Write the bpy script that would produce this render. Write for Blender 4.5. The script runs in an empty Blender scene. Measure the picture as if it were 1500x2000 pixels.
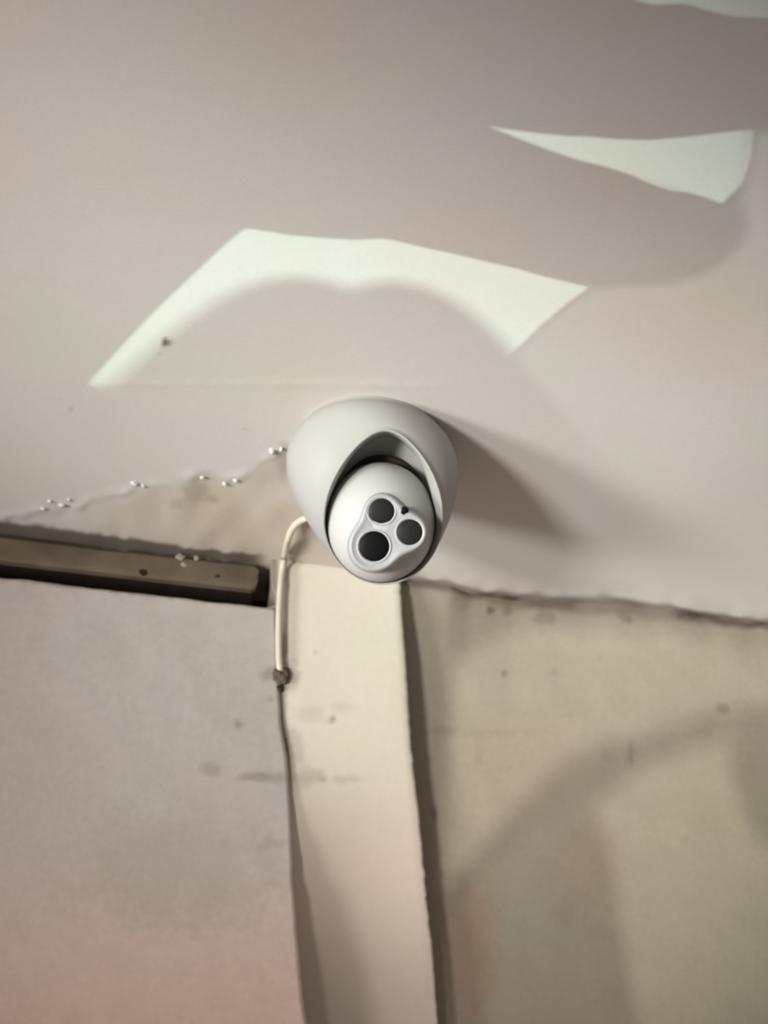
import bpy, bmesh, math, random
from mathutils import Vector, Matrix, noise

random.seed(4)
S = bpy.context.scene
C = S.collection
PI = math.pi

# ------------------------------------------------------------------ camera
F_PX, W_PX, H_PX = 5000.0, 1500, 2000
CAM = Vector((0.0, 0.0, 1.70))
PITCH, YAW, ROLL = math.radians(32), math.radians(4), math.radians(4.5)
FW = Vector((math.sin(YAW)*math.cos(PITCH), math.cos(YAW)*math.cos(PITCH), math.sin(PITCH)))
R0 = FW.cross(Vector((0, 0, 1))).normalized()
U0 = R0.cross(FW)
RT = R0*math.cos(ROLL) + U0*math.sin(ROLL)
UP = U0*math.cos(ROLL) - R0*math.sin(ROLL)
cd = bpy.data.cameras.new('camera')
cam = bpy.data.objects.new('camera', cd); C.objects.link(cam)
cam.matrix_world = Matrix(((RT.x, UP.x, -FW.x, CAM.x), (RT.y, UP.y, -FW.y, CAM.y), (RT.z, UP.z, -FW.z, CAM.z), (0, 0, 0, 1)))
cd.sensor_fit = 'VERTICAL'; cd.sensor_height = 24.0; cd.lens = F_PX/H_PX*24.0
cd.clip_start = 0.05
cd.dof.use_dof = True; cd.dof.focus_distance = 1.40; cd.dof.aperture_fstop = 9.0
S.camera = cam

def ray(px, py):
    return FW + RT*((px-W_PX/2)/F_PX) + UP*((H_PX/2-py)/F_PX)
def on_z(px, py, z):
    d = ray(px, py); return CAM + d*((z-CAM.z)/d.z)
def on_y(px, py, y):
    d = ray(px, py); return CAM + d*((y-CAM.y)/d.y)
def pix(p):
    v = p-CAM; k = v.dot(FW)
    return (W_PX/2 + F_PX*v.dot(RT)/k, H_PX/2 - F_PX*v.dot(UP)/k)

H = (CAM + ray(728, 868)*1.647).z           # ceiling height
BASE = on_z(729, 852, H)                    # centre of the camera's base on the ceiling
WY = on_z(1170, 1180, H).y + 0.006          # right wall plane
PY = on_z(256, 1063, H).y - 0.002           # left wall panel plane, flush with the batten
SY = PY + 0.0012                             # trim board plane (front)

# ------------------------------------------------------------------ light
def aim(o, p):
    o.rotation_euler = (Vector(p)-o.location).to_track_quat('-Z', 'Y').to_euler()
def spot(name, loc, target, power, radius, angle, blend, col=(1, 1, 1)):
    l = bpy.data.lights.new(name, 'SPOT'); l.energy = power; l.shadow_soft_size = radius
    l.spot_size = math.radians(angle); l.spot_blend = blend; l.color = col
    o = bpy.data.objects.new(name, l); C.objects.link(o); o.location = loc; aim(o, target); return o

w = bpy.data.worlds.new('world'); S.world = w; w.use_nodes = True
w.node_tree.nodes['Background'].inputs[0].default_value = (1.0, 0.86, 0.78, 1)
w.node_tree.nodes['Background'].inputs[1].default_value = 0.215
KEYDIR = Vector((.84, .38, .39)).normalized()
KEYT = on_y(640, 1180, SY)
KEYAIM = KEYT + Vector((.10, -.11, .02))
spot('key_lamp', KEYAIM - KEYDIR*2.3, KEYAIM, 245, 0.34, 16.3, 1.0, (1.0, .985, .945))
FRONTDIR = Vector((.60, .63, .40)).normalized()
spot('front_lamp', KEYAIM - FRONTDIR*2.3, KEYAIM, 148, 0.20, 19.5, 1.0, (1.0, .985, .945))
LAMP_A = Vector((0.06, 1.05, 0.2))          # added unseen lamp throwing the ceiling patches through the cut sheets
spot('added_patch_spot', LAMP_A, on_z(640, 520, H), 102, 0.0016, 18.5, 1.0, (.74, 1.0, .88))
LAMP_B = Vector((1.1, 0.9, 0.6))  # added unseen lamp for the paler ceiling area at right
spot('added_side_spot', LAMP_B, on_z(1330, 540, H), 22, 0.003, 13, 1.0, (.95, 1.0, .97))
LAMP_C = Vector((0.30, -0.3, 0.4))  # added unseen lamp for the bright zones on the right wall
spot('added_wall_spot', LAMP_C, on_y(1080, 1370, WY), 150, 0.0045, 11, 1.0, (1.0, .97, .86))

LAMP_D = Vector((-0.5, -0.1, 0.4))  # added unseen lamp lifting the lower part of the right wall
spot('added_foot_spot', LAMP_D, on_y(1060, 1850, WY), 26, 0.003, 12, 0.6, (1.0, .92, .86))

S.view_settings.view_transform = 'Standard'; S.view_settings.look = 'None'
S.view_settings.exposure = 0.80; S.view_settings.gamma = 1.0
S.view_settings.use_curve_mapping = False

# ------------------------------------------------------------------ materials
ALB = 0.62                                  # the paints are duller than they look; the exposure makes up for it
def mat(name, col, rough=.6, spec=.5, attr=False, grain=0.0, gscale=200, bump=0.0, bscale=120, coat=0.0):
    m = bpy.data.materials.new(name); m.use_nodes = True
    nt = m.node_tree; b = nt.nodes['Principled BSDF']
    b.inputs['Roughness'].default_value = rough
    b.inputs['Specular IOR Level'].default_value = spec
    col = tuple(v*ALB for v in col)
    b.inputs['Coat Weight'].default_value = coat
    tc = nt.nodes.new('ShaderNodeTexCoord')
    if attr:
        a = nt.nodes.new('ShaderNodeAttribute'); a.attribute_name = 'paint'; src = a.outputs['Color']
    else:
        a = nt.nodes.new('ShaderNodeRGB'); a.outputs[0].default_value = (*col, 1); src = a.outputs[0]
    if grain:
        n = nt.nodes.new('ShaderNodeTexNoise'); n.inputs['Scale'].default_value = gscale; n.inputs['Detail'].default_value = 5
        nt.links.new(tc.outputs['Object'], n.inputs['Vector'])
        r = nt.nodes.new('ShaderNodeMapRange'); r.inputs['From Min'].default_value = .3; r.inputs['From Max'].default_value = .7
        r.inputs['To Min'].default_value = 1-grain; r.inputs['To Max'].default_value = 1+grain*.6
        nt.links.new(n.outputs['Fac'], r.inputs['Value'])
        x = nt.nodes.new('ShaderNodeMix'); x.data_type = 'RGBA'; x.blend_type = 'MULTIPLY'; x.inputs[0].default_value = 1
        nt.links.new(src, x.inputs[6]); nt.links.new(r.outputs['Result'], x.inputs[7]); src = x.outputs[2]
    nt.links.new(src, b.inputs['Base Color'])
    if bump:
        n = nt.nodes.new('ShaderNodeTexNoise'); n.inputs['Scale'].default_value = bscale; n.inputs['Detail'].default_value = 4
        nt.links.new(tc.outputs['Object'], n.inputs['Vector'])
        bp = nt.nodes.new('ShaderNodeBump'); bp.inputs['Strength'].default_value = bump; bp.inputs['Distance'].default_value = .002
        nt.links.new(n.outputs['Fac'], bp.inputs['Height']); nt.links.new(bp.outputs['Normal'], b.inputs['Normal'])
    return m

M = {
    'ceiling': mat('ceiling_paint', (1, 1, 1), .75, .25, attr=True, grain=.03, gscale=350, bump=.10, bscale=60),
    'wall': mat('wall_paint', (1, 1, 1), .75, .25, attr=True, grain=.05, gscale=220, bump=.18, bscale=70),
    'trim': mat('trim_paint', (1, 1, 1), .6, .3, attr=True, grain=.03, gscale=220, bump=.08, bscale=70),
    'backing': mat('pocket_shade_backing', (.05, .037, .027), .9, .1, grain=.3, gscale=90, bump=.4),  # shade inside the pocket put into the backing's dark colour
    'splash': mat('dull_plaster', (.46, .36, .29), .8, .2, grain=.1),
    'timber': mat('timber_slot_shade', (.030, .021, .014), .85, .15, grain=.3, gscale=120, bump=.3),  # slot shade under the batten put into this near-black brown
    'batten': mat('batten_paint', (.19, .145, .10), .75, .2, grain=.38, gscale=26, bump=.25, bscale=110),
    'white': mat('white_plastic', (.50, .498, .472), .55, .3),
    'ball': mat('white_ball_plastic', (.66, .657, .64), .45, .35),
    'plate': mat('pale_grey_plastic', (.50, .51, .52), .4, .45),
    'ring': mat('lens_ring_plastic', (.54, .55, .565), .5, .5),
    'black': mat('black_glass', (.006, .006, .007), .5, .08),
    'led': mat('dark_led_glass', (.022, .023, .020), .5, .1),
    'cavity': mat('dark_gap_shade', (.045, .032, .022), .8, .2),  # shade of the gap above the ball put into the colour
    'cable': mat('cable_sheath', (.80, .75, .62), .5, .4),
    'putty': mat('grey_putty', (.16, .125, .09), .9, .1, grain=.35, gscale=400, bump=.6, bscale=400),
    'flake': mat('white_paint_flake', (.80, .79, .76), .55, .4),
    'hole': mat('grime', (.05, .04, .03), .9, .1),
    'steel': mat('gobo_steel', (.25, .25, .25), .6, .4),  # for the added sheets that block and shape the lamps
}

# ------------------------------------------------------------------ helpers
def link(name, me, m=None, parent=None):
    o = bpy.data.objects.new(name, me); C.objects.link(o)
    if m: me.materials.append(m)
    if parent: o.parent = parent
    return o
def from_bm(name, bm, m, parent=None, smooth=True):
    bmesh.ops.recalc_face_normals(bm, faces=bm.faces)
    me = bpy.data.meshes.new(name); bm.to_mesh(me); bm.free()
    if smooth:
        for p in me.polygons: p.use_smooth = True
    return link(name, me, m, parent)
def structure(o): o['kind'] = 'structure'; return o
def tag(o, label, cat, group=None):
    o['label'] = label; o['category'] = cat
    if group: o['group'] = group
    return o
def lerp(a, b, t): return a+(b-a)*t
def mix3(a, b, t): return (lerp(a[0], b[0], t), lerp(a[1], b[1], t), lerp(a[2], b[2], t))
def smooth(a, b, x):
    t = max(0., min(1., (x-a)/(b-a))); return t*t*(3-2*t)
def poly_at(pts, t):
    """value of a polyline of (t, v) at t"""
    if t <= pts[0][0]: return pts[0][1]
    for (a, u), (b, v) in zip(pts, pts[1:]):
        if t <= b: return u+(v-u)*(t-a)/(b-a)
    return pts[-1][1]
def N(x, y, s, seed=0): return noise.noise(Vector((x*s+seed*17.3, y*s-seed*9.1, seed*3.7)))
def fbm(x, y, s, seed=0): return noise.fractal(Vector((x*s+seed*11.3, y*s, seed*2.1)), 1.0, 2.0, 4)
def spots(x, y, lst):
    """stains measured on the surface: (cx, cy, rx, ry, strength)"""
    k = 0.0
    for cx, cy, rx, ry, s in lst:
        dx, dy = (x-cx)/rx, (y-cy)/ry
        if abs(dx) < 2 and abs(dy) < 2:
            d = math.hypot(dx, dy) + .35*N(x, y, .08, 5)
            k = max(k, s*(1-smooth(.45, 1.25, d)))
    return k
def sheet(name, rows, m, paint, parent=None, skirt=None, flip=False):
    """grid of points with a paint colour per vertex; skirt carries the border back by that vector"""
    nr, nc = len(rows), len(rows[0])
    vs = [p for r in rows for p in r]; fs = []
    for i in range(nr-1):
        for j in range(nc-1):
            f = (i*nc+j, i*nc+j+1, (i+1)*nc+j+1, (i+1)*nc+j)
            fs.append(f[::-1] if flip else f)
    cols = [paint(p) for p in vs]
    if skirt:
        ring = [j for j in range(nc)] + [i*nc+nc-1 for i in range(1, nr)] + [(nr-1)*nc+j for j in range(nc-2, -1, -1)] + [i*nc for i in range(nr-2, 0, -1)]
        b0 = len(vs)
        for k in ring: vs.append(vs[k]+skirt); cols.append(cols[k])
        n = len(ring)
        for k in range(n):
            f = (ring[k], ring[(k+1) % n], b0+(k+1) % n, b0+k)
            fs.append(f if flip else f[::-1])
    me = bpy.data.meshes.new(name); me.from_pydata([tuple(v) for v in vs], [], fs)
    at = me.attributes.new('paint', 'FLOAT_COLOR', 'POINT')
    flat = []
    for c in cols: flat += [c[0]*ALB, c[1]*ALB, c[2]*ALB, 1.0]
    at.data.foreach_set('color', flat)
    for i, p in enumerate(me.polygons): p.use_smooth = i < (nr-1)*(nc-1)
    return link(name, me, m, parent)
def tube(bm, pts, r, n=12):
    rings = []
    up = Vector((0, 1, 0))
    for i, p in enumerate(pts):
        t = (pts[min(i+1, len(pts)-1)]-pts[max(i-1, 0)]).normalized()
        a = t.cross(up).normalized(); b = t.cross(a)
        rings.append([bm.verts.new(p + a*r*math.cos(2*PI*k/n) + b*r*math.sin(2*PI*k/n)) for k in range(n)])
    for A, B in zip(rings, rings[1:]):
        for k in range(n): bm.faces.new((A[k], A[(k+1) % n], B[(k+1) % n], B[k]))
    bm.faces.new(rings[0]); bm.faces.new(rings[-1][::-1])
def spline(pts, n=8):
    out = []
    P = [pts[0]]+list(pts)+[pts[-1]]
    for i in range(1, len(P)-2):
        for k in range(n):
            t = k/n
            out.append(.5*((2*P[i])+(P[i+1]-P[i-1])*t+(2*P[i-1]-5*P[i]+4*P[i+1]-P[i+2])*t*t+(3*P[i]-P[i-1]-3*P[i+1]+P[i+2])*t**3))
    out.append(P[-2]); return out

# ------------------------------------------------------------------ ceiling
WHITE = (.815, .785, .75)
TAN = (.68, .58, .47)
SOOT = (.12, .09, .065)
PINK = (.78, .66, .61)
def hue(c, p, seed, k=.5):
    """blotchy yellowing and pinkish tint of old paint"""
    a = N(p.x, p.y+p.z, 9, seed); b = N(p.x, p.y+p.z, 14, seed+3)
    c = mix3(c, (c[0]*1.03, c[1]*.94, c[2]*.92), max(0, a)*k*1.6)
    c = mix3(c, (c[0]*.97, c[1]*1.01, c[2]*.95), max(0, b)*k*1.6)
    return c
def seg_d(x, y, pts):
    d = 1e9
    for (x0, y0), (x1, y1) in zip(pts, pts[1:]):
        t = max(0, min(1, ((x-x0)*(x1-x0)+(y-y0)*(y1-y0))/((x1-x0)**2+(y1-y0)**2)))
        d = min(d, math.hypot(x-x0-t*(x1-x0), y-y0-t*(y1-y0)))
    return d
RAG = [(-40, 1020), (80, 1000), (180, 978), (265, 955), (330, 945), (400, 925), (470, 930), (540, 885), (580, 860)]
def rag_y(x): return poly_at(RAG, x) + 10*N(x, 0, .05, 8)
CRACK = [(820, 1128), (870, 1142), (920, 1160), (1000, 1173), (1100, 1177), (1200, 1181), (1300, 1194), (1400, 1210), (1500, 1221), (1560, 1229)]
WALLC = (.62, .565, .535)
RIGHTC = (.40, .355, .285)
SMUDGE_SHADE = (.20, .155, .12)
WAVE = [(a, on_z(a, b, H).y-WY) for a, b in CRACK]
def wave(x):
    px, _ = pix(Vector((x, WY, H)))
    px += 8*N(x, 0, 30, 2)
    return max(-.0075, poly_at(WAVE, px)) + .0012*N(x, 0, 45, 7)
def ceil_z(x, y):
    z = H
    px, py = pix(Vector((x, y, H)))
    if 150 < px < 930: z -= .0004*math.exp(-((py-752-(px-500)*.006)/5.0)**2)*smooth(150, 260, px)*(1-smooth(800, 930, px))*(.7+.5*N(px, 0, .03))
    if -100 < px < 640 and 780 < py < 1120:
        d = py-rag_y(px)
        z += .0006*smooth(-4, 18, d)*(1-smooth(560, 620, px))
        z -= .0012*math.exp(-(d/8.0)**2)*max(0, N(px, py, .035, 2)+.25)
        z -= .0008*smooth(0, 20, d)*N(px, py, .02, 4)
    z -= .0012*N(x, y, 6, 1)
    return z
def ceil_paint(p):
    px, py = pix(p)
    c = hue(WHITE, p, 1, .95)
    if -150 < px < 1650 and -150 < py < 1300:
        if px < 700:
            k = smooth(-6, 30, py-rag_y(px))*smooth(120, 330, px)*(1-smooth(600, 660, px))
            k = max(k*.75, .55*smooth(40, 130, py-rag_y(px)+40)*smooth(-100, 300, px)*smooth(930, 1010, py))
            c = mix3(c, TAN, max(0, min(1, k*(1+.5*fbm(px, py, .012, 3)))))
            c = mix3(c, (.42, .35, .28), spots(px, py, [(380, 960, 26, 30, .45), (415, 975, 14, 10, .6), (552, 900, 14, 40, .4), (345, 985, 16, 12, .35)]))
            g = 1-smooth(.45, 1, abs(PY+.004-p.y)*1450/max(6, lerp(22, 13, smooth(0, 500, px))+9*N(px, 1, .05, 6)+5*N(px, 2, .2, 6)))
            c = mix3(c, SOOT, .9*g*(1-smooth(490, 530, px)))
        else:
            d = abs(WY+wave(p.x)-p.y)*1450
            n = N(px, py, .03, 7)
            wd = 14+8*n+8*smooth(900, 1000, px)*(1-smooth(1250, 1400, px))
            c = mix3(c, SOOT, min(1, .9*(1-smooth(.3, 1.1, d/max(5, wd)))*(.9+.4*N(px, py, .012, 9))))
            c = mix3(c, (.50, .43, .36), .35*(1-smooth(0, 60, d))*smooth(-.3, .4, n))
        c = mix3(c, (.16, .09, .08), spots(px, py, [(325, 669, 8, 10, .95), (310, 690, 10, 5, .2), (138, 800, 7, 7, .25), (480, 838, 6, 6, .25)]))
    return c
def steps(a, b, d):
    n = max(1, int(round((b-a)/d))); return [a+(b-a)*i/n for i in range(n+1)]
cx = [-1.6, -.9, -.5] + steps(-.34, .46, .003) + [.6, 1.0, 1.7]
YJ = WY+.045
cy = [-1.2, -.2, .5] + steps(.86, WY-.05, .003) + steps(WY-.049, YJ, .0016)[0:] + [WY+.09]
ceiling = structure(sheet('ceiling', [[Vector((x, y, ceil_z(x, y))) for x in cx] for y in cy], M['ceiling'], ceil_paint, skirt=None, flip=True))

# flakes of paint lifting off the edge of the bare patch
def flake(px, py, w_, h_, rot, lift):
    p = on_z(px, py, H)
    bm = bmesh.new(); n = 9; top = []; bot = []
    for k in range(n):
        a = 2*PI*k/n; r = 1+.35*random.uniform(-1, 1)
        u, v = math.cos(a)*w_*r, math.sin(a)*h_*r
        x, y = u*math.cos(rot)-v*math.sin(rot), u*math.sin(rot)+v*math.cos(rot)
        dz = -lift*(.5+.5*math.sin(a+.6))-.0004
        top.append(bm.verts.new((p.x+x, p.y+y, p.z+dz))); bot.append(bm.verts.new((p.x+x*.9, p.y+y*.9, p.z+dz*.4+.0012)))
    c = bm.verts.new((p.x, p.y, p.z-lift*1.1-.0004))
    for k in range(n):
        bm.faces.new((top[k], top[(k+1) % n], c)); bm.faces.new((top[k], bot[k], bot[(k+1) % n], top[(k+1) % n]))
    from_bm('paint_flake', bm, M['flake'], ceiling)
for a in [(531, 880, .0042, .0030, .3, .004), (549, 876, .0025, .0022, .9, .003), (263, 943, .0040, .0028, .2, .0032), (280, 948, .003, .002, .2, .002),
          (120, 985, .0040, .0022, -.2, .0026), (98, 978, .003, .002, .5, .0026), (84, 992, .0034, .002, .1, .002), (135, 975, .0024, .0018, .4, .002),
          (462, 938, .0036, .0026, .7, .0026), (440, 945, .003, .002, .2, .002), (395, 932, .003, .0018, .2, .0015)]: flake(a[0], a[1], a[2]*.6, a[3]*.6, a[4], a[5]*.55)

# ------------------------------------------------------------------ walls
def right_pt(x, z):
    y = WY + wave(x)*math.exp(-(H-z)/.03) + .0016*N(x, z, 7, 3) + .0006*N(x, z, 40, 4)
    return Vector((x, y, z))
def right_paint(p):
    px, py = pix(p); c = hue(RIGHTC, p, 2, .7)
    if -100 < px < 1700 and py < 2200:
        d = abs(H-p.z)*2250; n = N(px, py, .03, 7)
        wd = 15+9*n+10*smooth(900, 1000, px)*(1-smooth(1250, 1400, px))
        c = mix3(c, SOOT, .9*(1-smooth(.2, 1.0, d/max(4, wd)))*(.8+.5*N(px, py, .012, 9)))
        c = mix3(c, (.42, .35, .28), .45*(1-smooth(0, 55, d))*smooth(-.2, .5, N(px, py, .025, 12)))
        c = mix3(c, SMUDGE_SHADE, spots(px, py, [(958, 1192, 8, 9, .9), (992, 1194, 12, 12, .55), (1065, 1208, 26, 14, .4), (1228, 1210, 10, 8, .7), (1215, 1204, 8, 6, .4), (985, 1315, 9, 8, .8),
                 (1080, 1313, 9, 8, .35), (1410, 1385, 13, 12, .6), (1232, 1475, 9, 28, .45), (850, 1590, 8, 16, .6), (1185, 1475, 22, 18, .12),
                 (870, 1428, 30, 10, .30), (960, 1432, 90, 9, .16), (935, 1480, 10, 18, .2), (1115, 1395, 8, 6, .2), (1100, 1790, 30, 34, .13), (1170, 1820, 34, 22, .08), (1170, 1285, 10, 7, .18), (1340, 1640, 9, 8, .2)]))
        c = mix3(c, (.40, .38, .28), spots(px, py, [(1390, 1255, 36, 36, .55), (1330, 1230, 60, 26, .35)]))
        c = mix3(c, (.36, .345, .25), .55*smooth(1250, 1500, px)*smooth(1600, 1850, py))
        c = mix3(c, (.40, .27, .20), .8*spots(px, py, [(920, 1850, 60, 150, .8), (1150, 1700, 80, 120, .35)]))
    return c
rxs = steps(0, .44, .003) + [.6, 1.0, 1.7]
rzs = [0.0, 1.2, 2.0] + steps(2.24, H-.03, .003) + steps(H-.028, H+.004, .0016)
TR = [(1080, 779), (1150, 784), (1300, 795), (1400, 801), (1460, 806), (1600, 822), (1750, 836), (1850, 847), (2000, 857), (2100, 866)]
def right_row(z):
    py = pix(Vector((.02, WY, max(z, 2.24))))[1]
    x0 = on_y(poly_at(TR, py)-24, py, WY).x      # the plaster stops just behind the trim board
    return [right_pt(x0+x, z) for x in rxs]
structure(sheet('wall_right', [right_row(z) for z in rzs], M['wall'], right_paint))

# upright trim board, dished towards its foot, standing proud of the right wall
TL = [(1080, 527), (1165, 530), (1185, 541), (1300, 545), (1400, 549), (1450, 556), (1500, 564), (1600, 570), (1700, 573), (1750, 576), (1850, 583), (1950, 592), (2000, 600), (2100, 612)]
TR = [(1080, 779), (1150, 784), (1300, 795), (1400, 801), (1460, 806), (1600, 822), (1750, 836), (1850, 847), (2000, 857), (2100, 866)]
def trim_rows():
    rows = []
    pys = steps(1066, 1240, 3.5)[:-1] + steps(1240, 2100, 7)
    for py in pys:
        l = on_y(poly_at(TL, py)-22*smooth(1196, 1206, py), py+ (poly_at(TL, py)-690)*.08, SY); r = on_y(poly_at(TR, py)+1.8*N(py, 0, .05)+1.6*N(py, 3, .11), py+(poly_at(TR, py)-690)*.08, SY)
        z = on_y(690, py, SY).z
        row = []
        d = .015*smooth(1380, 1950, py)
        for i in range(45):
            t = i/44
            x = lerp(l.x, r.x, t)
            y = SY + d*math.sin(PI*min(1, t*.97+.03))**.9*(1) + .0007*N(x, z, 18, 5) + .001*smooth(.94, 1.0, t)**2
            row.append(Vector((x, y, min(z, H+.004))))
        rows.append(row)
    e = rows[-1]
    rows.append([Vector((v.x+.02, v.y, 1.9)) for v in e]); rows.append([Vector((v.x+.1, v.y, 0)) for v in e])
    return rows
TRIMC = (.95, .895, .76)
def trim_paint(p):
    px, py = pix(p); c = hue(TRIMC, p, 6, .8)
    if py < 2300:
        c = mix3(c, SMUDGE_SHADE, .85*(1-smooth(536, 552, px))*(1-smooth(1190, 1230, py)))  # darker colour shades the overlit sliver beside the pocket
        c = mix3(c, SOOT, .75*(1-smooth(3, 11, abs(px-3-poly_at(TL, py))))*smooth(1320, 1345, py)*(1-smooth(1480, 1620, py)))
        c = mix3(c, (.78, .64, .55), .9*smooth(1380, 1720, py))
        c = mix3(c, (.52, .435, .36), .85*smooth(1650, 2000, py))  # shadow on the board's lower end painted in as a darker tone
        c = mix3(c, (.55, .46, .36), .55*(1-smooth(0, 26, abs(py-1082-(px-560)*.1)))*smooth(-.4, .3, N(px, py, .03, 1)))
        c = mix3(c, SMUDGE_SHADE, spots(px, py, [(650, 1405, 8, 9, .5), (617, 1275, 6, 6, .3), (575, 1460, 24, 40, .25), (630, 1521, 10, 7, .45), (600, 1516, 40, 14, .28), (680, 1522, 40, 8, .22),
                 (610, 1395, 30, 20, .16), (670, 1380, 26, 12, .12), (836, 1752, 7, 6, .9), (562, 1322, 24, 34, .35), (553, 1262, 11, 44, .5), (560, 1455, 9, 22, .7), (590, 1520, 20, 30, .2)]))
    return c
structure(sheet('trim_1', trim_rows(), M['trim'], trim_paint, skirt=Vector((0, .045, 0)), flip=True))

# left wall panel, leaning out towards its foot, its top edge the sill of the batten's pocket
TE = [(1186, 540), (1300, 545), (1400, 549), (1450, 556), (1480, 562), (1600, 570), (1700, 573), (1750, 576), (1850, 583), (1950, 592), (2000, 600), (2100, 612)]
def left_rows():
    rows = []
    zt = None
    pys = steps(1189, 2100, 6)
    for py in pys:
        y = min(PY, SY-.0004) - .0045*smooth(1400, 2050, py)
        xr = on_y(poly_at(TE, py)+1.5*N(py, 7, .03), py, y)
        n = 100; row = []
        for i in range(n+1):
            x = lerp(-.36, xr.x, (i/n)**.8)
            px_l, _ = pix(Vector((x, y, xr.z)))
            zz = xr.z + (0.0012*N(x, 0, 60, 2) if py == pys[0] else 0)
            yy = y + .0016*N(x, xr.z, 8, 9)*(1-(i/n)**6) + .0004*N(x, xr.z, 50, 2)
            row.append(Vector((x, yy, zz)))
        rows.append([Vector((-1.6, y, xr.z)), Vector((-.8, y, xr.z))] + row)
    e = rows[-1]
    rows.append([Vector((v.x+.02, v.y, 1.9)) for v in e]); rows.append([Vector((v.x+.1, v.y, 0)) for v in e])
    return rows
def left_paint(p):
    px, py = pix(p); c = hue(WALLC, p, 3, .8)
    if py < 2300:
        c = mix3(c, (.86, .63, .54), .9*smooth(1500, 2000, py+40*N(px, py, .006, 2)))
        c = mix3(c, (.52, .47, .40), .45*spots(px, py, [(350, 1700, 220, 130, 1), (470, 1350, 110, 120, .6)]))
        c = mix3(c, SMUDGE_SHADE, spots(px, py, [(410, 1503, 22, 16, .3), (510, 1517, 46, 11, .45), (545, 1520, 18, 14, .35), (466, 1415, 11, 9, .5), (530, 1365, 6, 6, .4), (532, 1314, 24, 16, .35),
                 (530, 1650, 26, 14, .15), (380, 1230, 40, 60, .07), (200, 1260, 60, 50, .06)]))
        c = mix3(c, SMUDGE_SHADE, .5*(1-smooth(2, 14, 1+abs(py-1184-(px-540)*.105)))*smooth(-.2, .4, N(px, 5, .05)))
    return c
lr = left_rows()
structure(sheet('wall_left', lr, M['wall'], left_paint, skirt=Vector((0, .055, 0)), flip=True))

# dark backing behind the pocket, its shade put into the colour
bm = bmesh.new()
bmesh.ops.create_cube(bm, size=1, matrix=Matrix.Translation((-.75, PY+.075, H-.24)) @ Matrix.Diagonal((1.72, .03, .52, 1)))
structure(from_bm('wall_back', bm, M['backing'], smooth=False))

# ------------------------------------------------------------------ timber batten in its pocket
BY = PY+.004
bl, br = -1.5, on_y(506, 1110, BY).x
ztop = H-.003; zbot = on_y(256, 1122, BY).z
def rounded_bar(x0, x1, y0, y1, z0, z1, r, wob, m, name, parent):
    bm = bmesh.new(); rings = []
    xs = [x0, -.5] + steps(-.33, x1-r, .008) + [x1-r*.3, x1]
    for i, x in enumerate(xs):
        ins = 0 if x < x1-r*.9 else (r*.25 if x < x1-.0001 else r*.8)
        w1 = wob*N(x, 0, 25, 3); w2 = wob*N(x, 0, 30, 5)
        prof = [(y0+r*.5, z0+ins+w1), (y0, z0+r*.5+ins+w1), (y0+ins*.3, (z0+z1)/2), (y0, z1-r*.8-ins+w2), (y0+r*.6, z1-ins+w2), (y1, z1-ins), (y1, z0+ins)]
        rings.append([bm.verts.new((x, y, z)) for y, z in prof])
    n = len(rings[0])
    for A, B in zip(rings, rings[1:]):
        for k in range(n): bm.faces.new((A[k], A[(k+1) % n], B[(k+1) % n], B[k]))
    bm.faces.new(rings[0]); bm.faces.new(rings[-1])
    return from_bm(name, bm, m, parent, smooth=False)
bat = bpy.data.objects.new('batten', None); C.objects.link(bat); bat.location = ((-.15, BY, H))
tag(bat, 'brown timber batten lying along the ceiling edge left of the white camera', 'batten')
bpy.context.view_layer.update()
def keep(o, parent):
    o.parent = parent; o.matrix_parent_inverse = parent.matrix_world.inverted(); return o
zs = zbot
o = rounded_bar(bl, br, BY, BY+.007, zs, ztop, .004, .0008, M['batten'], 'face_board', None); keep(o, bat); o['label'] = 'scuffed tan painted front board'
o = rounded_bar(bl, br-.001, BY+.0072, BY+.055, zs+.0006, ztop, .002, .0004, M['timber'], 'timber_core', None); keep(o, bat); o['label'] = 'timber behind the board, coloured dark for the slot shade'
# splashes of old plaster and a nail head on the board
def blob(name, p, r, h, m, parent, n=10, nrm=Vector((0, -1, 0))):
    bm = bmesh.new(); a = nrm.orthogonal().normalized(); b = nrm.cross(a); rings = []
    rr = [1+.25*random.uniform(-1, 1) for _ in range(n)]
    for s, hh in ((1.0, -.2), (.85, .5), (.45, .9)):
        rings.append([bm.verts.new(p+(a*math.cos(2*PI*k/n)+b*math.sin(2*PI*k/n))*r*s*rr[k]+nrm*h*hh) for k in range(n)])
    c = bm.verts.new(p+nrm*h)
    for A, B in zip(rings, rings[1:]):
        for k in range(n): bm.faces.new((A[k], A[(k+1) % n], B[(k+1) % n], B[k]))
    for k in range(n): bm.faces.new((rings[-1][k], rings[-1][(k+1) % n], c))
    o = from_bm(name, bm, m, None)
    if parent: keep(o, parent)
    return o
blob('nail_head', on_y(424, 1125, BY), .0018, .0008, M['hole'], bat)
for x, y, r in ((352, 1088, .0030), (384, 1090, .0022), (360, 1103, .0022)):
    blob('plaster_splash', on_y(x, y, BY), r, .0004, M['splash'], bat)
blob('knot', on_y(280, 1117, BY), .0028, .0002, M['timber'], bat)

# ------------------------------------------------------------------ security camera
UD = UP.copy(); RD = RT.copy()
BALL = CAM + ray(744, 1020)*(1.647 - .004)
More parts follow.
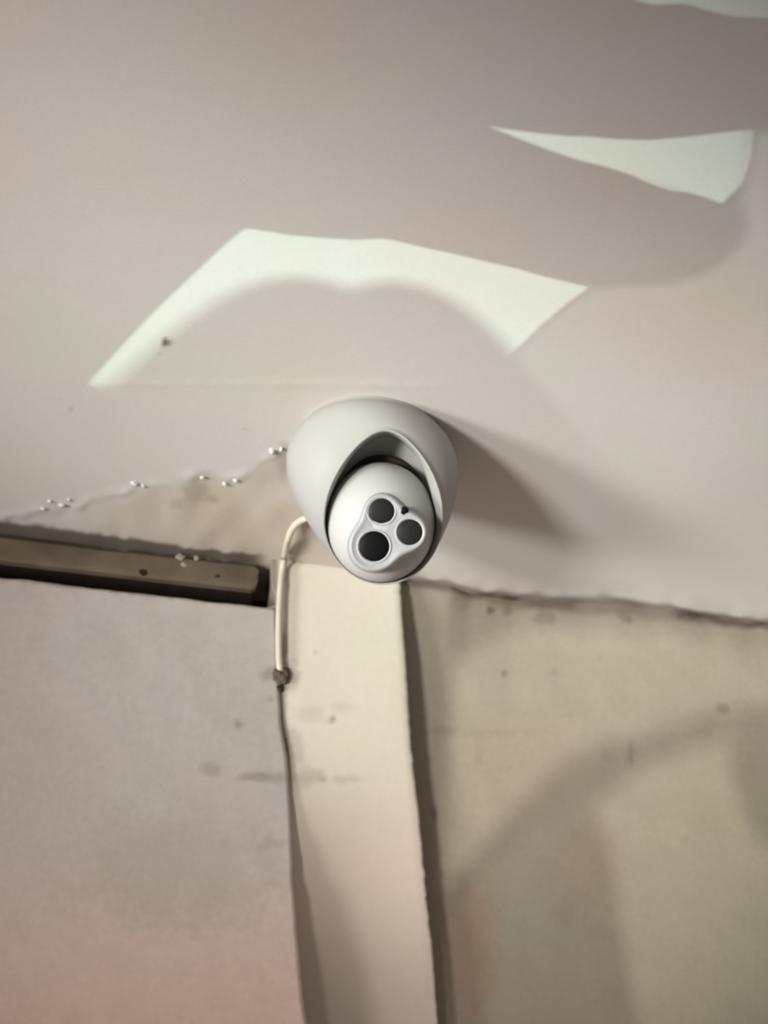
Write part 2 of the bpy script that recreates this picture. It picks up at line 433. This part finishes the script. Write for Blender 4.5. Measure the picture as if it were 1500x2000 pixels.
# put the ball 60 mm under the ceiling, in line with its place in the picture
d = ray(744, 1020); BALL = CAM + d*((H-.060-CAM.z)/d.z)
AX = (CAM-BALL).normalized()                # the way the lenses look
U_ = RT.cross(AX); U_ = (AX.cross(RT)).normalized(); U_ = -U_ if U_.dot(UP) < 0 else U_
R_ = U_.cross(AX).normalized(); R_ = -R_ if R_.dot(RT) < 0 else R_
KPX = F_PX/((BALL-CAM).dot(FW))             # pixels per metre at the ball
def L(u, v, wv): return BALL + R_*u + U_*v + AX*wv
def LP(px, py, wv):
    return L((px-744)/KPX, (1020-py)/KPX, wv)
root = bpy.data.objects.new('security_camera', None); C.objects.link(root); root.location = BASE
tag(root, 'white turret security camera with three dark lenses, fixed to the ceiling', 'camera')
bpy.context.view_layer.update()

# base shell: from the round foot on the ceiling to a teardrop mouth round the ball
NS = 96
def mouth(k, grow=1.0, wv=0.0, dv=0.0):
    a = 2*PI*k/NS                           # 0 = right, PI/2 = up
    ru = 114*grow; rv = (172 if math.sin(a) > 0 else 124)*grow
    cu, su = math.cos(a), math.sin(a)
    x = ru*cu*(1-.26*max(0, su)**2.2); y = rv*su
    return LP(748+x+5*max(0, su), 1016-y+dv, wv + .028*smooth(-.8, .7, su)*(.25+.75*smooth(-.022, -.002, wv)))
RB = 167/5000*1.647
# directions of the foot ring matched to the mouth so the loft does not twist
vx = Vector((RT.x, RT.y, 0)).normalized(); vy = Vector((-vx.y, vx.x, 0)); vy = vy if vy.dot(Vector((UP.x, UP.y, 0))) > 0 else -vy
def foot(k, r, dz):
    a = 2*PI*k/NS
    return BASE + vx*r*math.cos(a) + vy*r*math.sin(a) + Vector((0, 0, -dz))
bm = bmesh.new(); rings = []
def ring(fn): rings.append([bm.verts.new(fn(k)) for k in range(NS)])
ring(lambda k: foot(k, RB*.82, -.002))
ring(lambda k: foot(k, RB*.82, .001))
for t in [i/12 for i in range(1, 13)]:
    def f(k, t=t):
        A = foot(k, RB*.82, .002); B = mouth(k, 1.02, -.001)
        near = smooth(.1, 1, math.sin(2*PI*k/NS))
        C1 = foot(k, RB*lerp(1.05, .90, near), lerp(.010, .006, near))
        C2 = foot(k, RB*lerp(1.10, .94, near), lerp(.040, .016, near))
        return A*(1-t)**3 + C1*3*t*(1-t)**2 + C2*3*t*t*(1-t) + B*t**3
    ring(f)
ring(lambda k: mouth(k, 1.012, .0006))
ring(lambda k: mouth(k, .99, -.0006))
def inner(k, g, wv, hug, lift=0.0):
    a = 2*PI*k/NS; q = smooth(.30, .80, math.sin(a))
    return mouth(k, g, wv)*q + LP(744+hug*106*math.cos(a), 1020-hug*117*math.sin(a), -.001+wv*.4+.026*lift*smooth(-.8, .7, math.sin(a)))*(1-q)
for g, wv, hug, lift in ((.985, -.004, 1.025, .75), (.972, -.010, 1.004, .4), (.96, -.018, .99, 0)):
    ring(lambda k, g=g, wv=wv, hug=hug, lift=lift: inner(k, g, wv, hug, lift))
for A, B in zip(rings, rings[1:]):
    for k in range(NS): bm.faces.new((A[k], A[(k+1) % NS], B[(k+1) % NS], B[k]))
keep(from_bm('base_shell', bm, M['white']), root)
# socket floor behind the ball, with a dark ring standing in for the gap's shade
bm = bmesh.new(); rings = []
ring(lambda k: inner(k, .962, -.017, .99)); ring(lambda k: inner(k, .82, -.020, .95))
def sock(k, g, wv):
    a = 2*PI*k/NS; return LP(745+94*g*math.cos(a), 1009-116*g*math.sin(a), wv)
ring(lambda k: sock(k, .93, -.021))
for A, B in zip(rings, rings[1:]):
    for k in range(NS): bm.faces.new((A[k], A[(k+1) % NS], B[(k+1) % NS], B[k]))
keep(from_bm('socket', bm, M['white']), root)
bm = bmesh.new(); rings = []
ring(lambda k: sock(k, 1.035, -.0175)); ring(lambda k: sock(k, 1.045, -.011)); ring(lambda k: sock(k, 1.01, -.007)); ring(lambda k: sock(k, .90, -.012))
for A, B in zip(rings, rings[1:]):
    for k in range(NS): bm.faces.new((A[k], A[(k+1) % NS], B[(k+1) % NS], B[k]))
g_ = keep(from_bm('gap_shade_ring', bm, M['cavity']), root); g_['label'] = 'dark ring standing in for the shaded gap behind the ball'

# ball: lathe about the viewing axis, flattened front
RBALL = 106/KPX; EY = 117/106
bm = bmesh.new(); rings = []
prof = []
for i in range(0, 25):
    a = -PI*.40 + (PI*.40+PI*.36)*i/24
    prof.append((RBALL*math.cos(a), RBALL*math.sin(a)))
FLAT = prof[-1][1]
prof += [(prof[-1][0]*.92, FLAT+.0012), (prof[-1][0]*.6, FLAT+.0024), (prof[-1][0]*.25, FLAT+.003)]
for r, wv in prof:
    rings.append([bm.verts.new(L(r*math.cos(2*PI*k/NS), r*EY*math.sin(2*PI*k/NS), wv)) for k in range(NS)])
for A, B in zip(rings, rings[1:]):
    for k in range(NS): bm.faces.new((A[k], A[(k+1) % NS], B[(k+1) % NS], B[k]))
bm.faces.new(rings[0]); bm.faces.new(rings[-1])
ball = keep(from_bm('ball_housing', bm, M['ball']), root)
bpy.context.view_layer.update()

# face plate: rounded three-cornered plate round the lenses
LENS = [('main_lens', 731, 1066, 30, 'black'), ('infrared_lamp', 745, 998, 26, 'led'), ('infrared_lamp', 800, 1039, 26, 'led')]
def hull(circs, n=96):
    out = []
    for k in range(n):
        a = 2*PI*k/n; dx, dy = math.cos(a), math.sin(a)
        best = max(circs, key=lambda c: c[0]*dx+c[1]*dy+c[2])
        out.append((best[0]+dx*best[2], best[1]+dy*best[2]))
    return out
PW = FLAT+.0030
bm = bmesh.new(); rings = []
CI = [(729, 1068, 50), (745, 996, 33), (801, 1039, 34)]
def plate_d(x, y):
    k = 22.0                                 # smooth union of the three lobes
    return -k*math.log(sum(math.exp(-(math.hypot(x-a, y-b)-r)/k) for a, b, r in CI)) + 10
def pr(off, wv):
    row = []
    for q in range(120):
        a = 2*PI*q/120; lo, hi = 2.0, 140.0
        for _ in range(26):
            m_ = (lo+hi)/2
            if plate_d(750+m_*math.cos(a), 1040-m_*math.sin(a)) < off: lo = m_
            else: hi = m_
        row.append(bm.verts.new(LP(750+lo*math.cos(a), 1040-lo*math.sin(a), wv)))
    rings.append(row)
pr(9, FLAT-.006); pr(6, PW-.0015); pr(3, PW+.0004); pr(0, PW+.0008); pr(-3, PW+.0002); pr(-6, PW-.0002); pr(-14, PW-.0002)
n = len(rings[0])
for A, B in zip(rings, rings[1:]):
    for k in range(n): bm.faces.new((A[k], A[(k+1) % n], B[(k+1) % n], B[k]))
bm.faces.new(rings[-1])
plate = keep(from_bm('face_plate', bm, M['plate']), root); plate['label'] = 'pale grey three-cornered lens plate'
bpy.context.view_layer.update()
def disc(name, px, py, prof, m, parent, n=40):
    bm = bmesh.new(); rings = []
    c = LP(px, py, 0)
    for r, wv in prof:
        rings.append([bm.verts.new(c + (R_*math.cos(2*PI*k/n)+U_*math.sin(2*PI*k/n))*(r/KPX) + AX*wv) for k in range(n)])
    for A, B in zip(rings, rings[1:]):
        for k in range(n): bm.faces.new((A[k], A[(k+1) % n], B[(k+1) % n], B[k]))
    if prof[-1][0] > 0: bm.faces.new(rings[-1])
    return keep(from_bm(name, bm, m), parent)
for name, px, py, r, mk in LENS:
    ringo = disc('lens_ring', px, py, [(r+4, PW-.001), (r+3.5, PW+.0002), (r+1.5, PW+.0004), (r, PW+.0001), (r-.5, PW-.001)], M['ring'], plate)
    g = disc(name, px, py, [(r, PW-.0004), (r*.9, PW+.0002), (r*.65, PW+.0007), (r*.35, PW+.0010), (r*.1, PW+.0011)], M[mk], plate)
    g['label'] = 'black main lens' if mk == 'black' else 'dark grey lamp lens'
s_ = disc('light_sensor', 789, 998, [(8.5, PW-.002), (8, PW+.0004), (6, PW+.0008), (2, PW+.0009)], M['black'], plate); s_['label'] = 'tiny black sensor dot'

# ------------------------------------------------------------------ cable and wall plug
KY = SY-.004
pts = [on_z(640, 1006, H-.016), on_z(612, 1009, H-.008), on_z(589, 1016, H-.005), on_z(573, 1030, H-.005), on_z(562, 1056, H-.007), on_y(554, 1098, SY-.006), on_y(548, 1150, SY-.004), on_y(545, 1210, SY-.004), on_y(545, 1280, SY-.0035), on_y(547, 1306, SY-.003), on_y(549, 1318, SY+.004)]
bm = bmesh.new(); tube(bm, spline(pts, 8), .0023, 12)
cab = from_bm('camera_cable', bm, M['cable'])
tag(cab, 'thin white cable running from the camera base down to a putty plug', 'cable')
def lump(p, r):
    bm = bmesh.new(); bmesh.ops.create_icosphere(bm, subdivisions=4, radius=1)
    for v in bm.verts:
        n_ = v.co.normalized()
        k = 1+.35*noise.noise(n_*1.6)+.18*noise.noise(n_*4)
        v.co = Vector((n_.x*r*k, n_.y*r*.55*k, n_.z*r*1.05*k))
        v.co += p
    return bm
plug = from_bm('wall_plug', lump(on_y(551, 1320, SY-.001), .0062), M['putty'])
tag(plug, 'small round lump of grey putty where the white cable enters the wall', 'plug')
bpy.context.view_layer.update()
bm = lump(on_y(547, 1345, SY-.0006), .0026); drip = keep(from_bm('drip', bm, M['hole']), plug)
drip['label'] = 'dark drip under the putty'

# ------------------------------------------------------------------ added unseen sheets below the frame, cut to shape the light
def pierced(name, lamp, axis, pos, openings, margin):
    """a steel sheet across the lamp's beam with openings; openings given as 3D outlines on the lit surface"""
    cu = bpy.data.curves.new(name, 'CURVE'); cu.dimensions = '2D'; cu.fill_mode = 'BOTH'
    fl = []
    for pts in openings:
        q = []
        for p in pts:
            t = (pos-lamp[axis])/(p[axis]-lamp[axis]); r = lamp+(p-lamp)*t
            q.append((r.x, r.y) if axis == 2 else (r.x, r.z))
        fl.append(q)
    cx_ = sum(q[0] for f in fl for q in f)/sum(len(f) for f in fl); cy_ = sum(q[1] for f in fl for q in f)/sum(len(f) for f in fl)
    outer = [(cx_+sx*margin, cy_+sy*margin) for sx, sy in ((-1, -1), (1, -1), (1, 1), (-1, 1))]
    for f in [outer]+fl:
        sp = cu.splines.new('POLY'); sp.points.add(len(f)-1); sp.use_cyclic_u = True
        for i, (a, b) in enumerate(f): sp.points[i].co = (a, b, 0, 1)
    o = bpy.data.objects.new(name+'_c', cu); C.objects.link(o)
    bpy.context.view_layer.update()
    me = bpy.data.meshes.new_from_object(o.evaluated_get(bpy.context.evaluated_depsgraph_get()))
    bpy.data.objects.remove(o); me.name = name
    for v in me.vertices:
        a, b = v.co.x, v.co.y
        v.co = Vector((a, b, pos)) if axis == 2 else Vector((a, pos, b))
    me.materials.clear()
    return structure(link(name, me, M['steel']))
Z = lambda pts: [on_z(x, y, H) for x, y in pts]
# sharp openings, high sheet
arch_s = [(478, 447), (520, 452), (560, 460), (620, 465), (690, 470), (750, 467), (790, 475), (830, 485), (900, 500), (960, 515), (1005, 524), (1060, 540), (1150, 561),
          (1110, 590), (1060, 632), (1000, 690), (960, 780), (600, 790), (330, 790), (215, 775), (172, 750), (215, 702), (300, 612), (400, 516), (445, 474)]
wing = [(955, 246), (1000, 253), (1050, 259), (1110, 265), (1150, 266), (1200, 271), (1270, 273), (1340, 267), (1380, 262), (1470, 252), (1464, 310), (1448, 360), (1410, 398),
        (1375, 385), (1340, 375), (1310, 372), (1270, 358), (1230, 340), (1180, 324), (1130, 312), (1080, 295), (1010, 268)]
corner = [(1215, -8), (1245, 0), (1280, 8), (1310, 6), (1340, 6), (1380, 18), (1430, 30), (1480, 33), (1560, 36), (1560, -80), (1215, -80)]
pierced('gobo_1', LAMP_A, 2, 1.3, [Z(arch_s), Z(wing), Z(corner)], .26)
# soft openings, low sheet
arch_f = [(300, 430), (475, 390), (1320, 400), (1250, 640), (1010, 700), (985, 668), (950, 634), (905, 598), (860, 573), (810, 556), (760, 549), (720, 553), (685, 568),
          (650, 553), (600, 543), (545, 543), (490, 556), (430, 584), (370, 622), (310, 668), (250, 722), (215, 752), (90, 760), (110, 600)]
wing_f = [(800, 150), (1475, 190), (1472, 300), (1462, 360), (1440, 470), (1340, 385), (900, 270)]
corner_f = [(1150, -160), (1650, -160), (1650, 110), (1150, 60)]
pierced('gobo_2', LAMP_A, 2, .55, [Z(arch_f), Z(wing_f), Z(corner_f)], .11)
side = [(1150, 566), (1200, 560), (1300, 556), (1370, 540), (1420, 510), (1455, 470), (1462, 440), (1448, 400), (1475, 260), (1700, 240), (1760, 1000), (1500, 1100), (1260, 960), (1150, 870), (1060, 760), (1005, 692), (1070, 630)]
pierced('gobo_3', LAMP_B, 2, 1.3, [Z(side)], .2)
Yp = lambda pts: [on_y(x, y, WY) for x, y in pts]
wa = [(880, 1300), (1000, 1230), (1300, 1225), (1560, 1290), (1560, 1370), (1400, 1385), (1220, 1440), (1120, 1470), (1020, 1560), (930, 1660), (870, 1740)]
wb = [(1160, 1570), (1260, 1500), (1420, 1440), (1430, 1520), (1470, 1620), (1560, 1700), (1640, 2200), (1300, 2200), (1240, 1960), (1215, 1800), (1190, 1660)]
pierced('gobo_4', LAMP_C, 1, .35, [Yp(wa), Yp(wb)], .22)

wq = [(885, 1770), (960, 1690), (1060, 1615), (1152, 1562), (1178, 1640), (1200, 1720), (1222, 1820), (1250, 2000), (1262, 2200), (850, 2200), (866, 1850)]
pierced('gobo_5', LAMP_D, 1, .45, [Yp(wq)], .16)
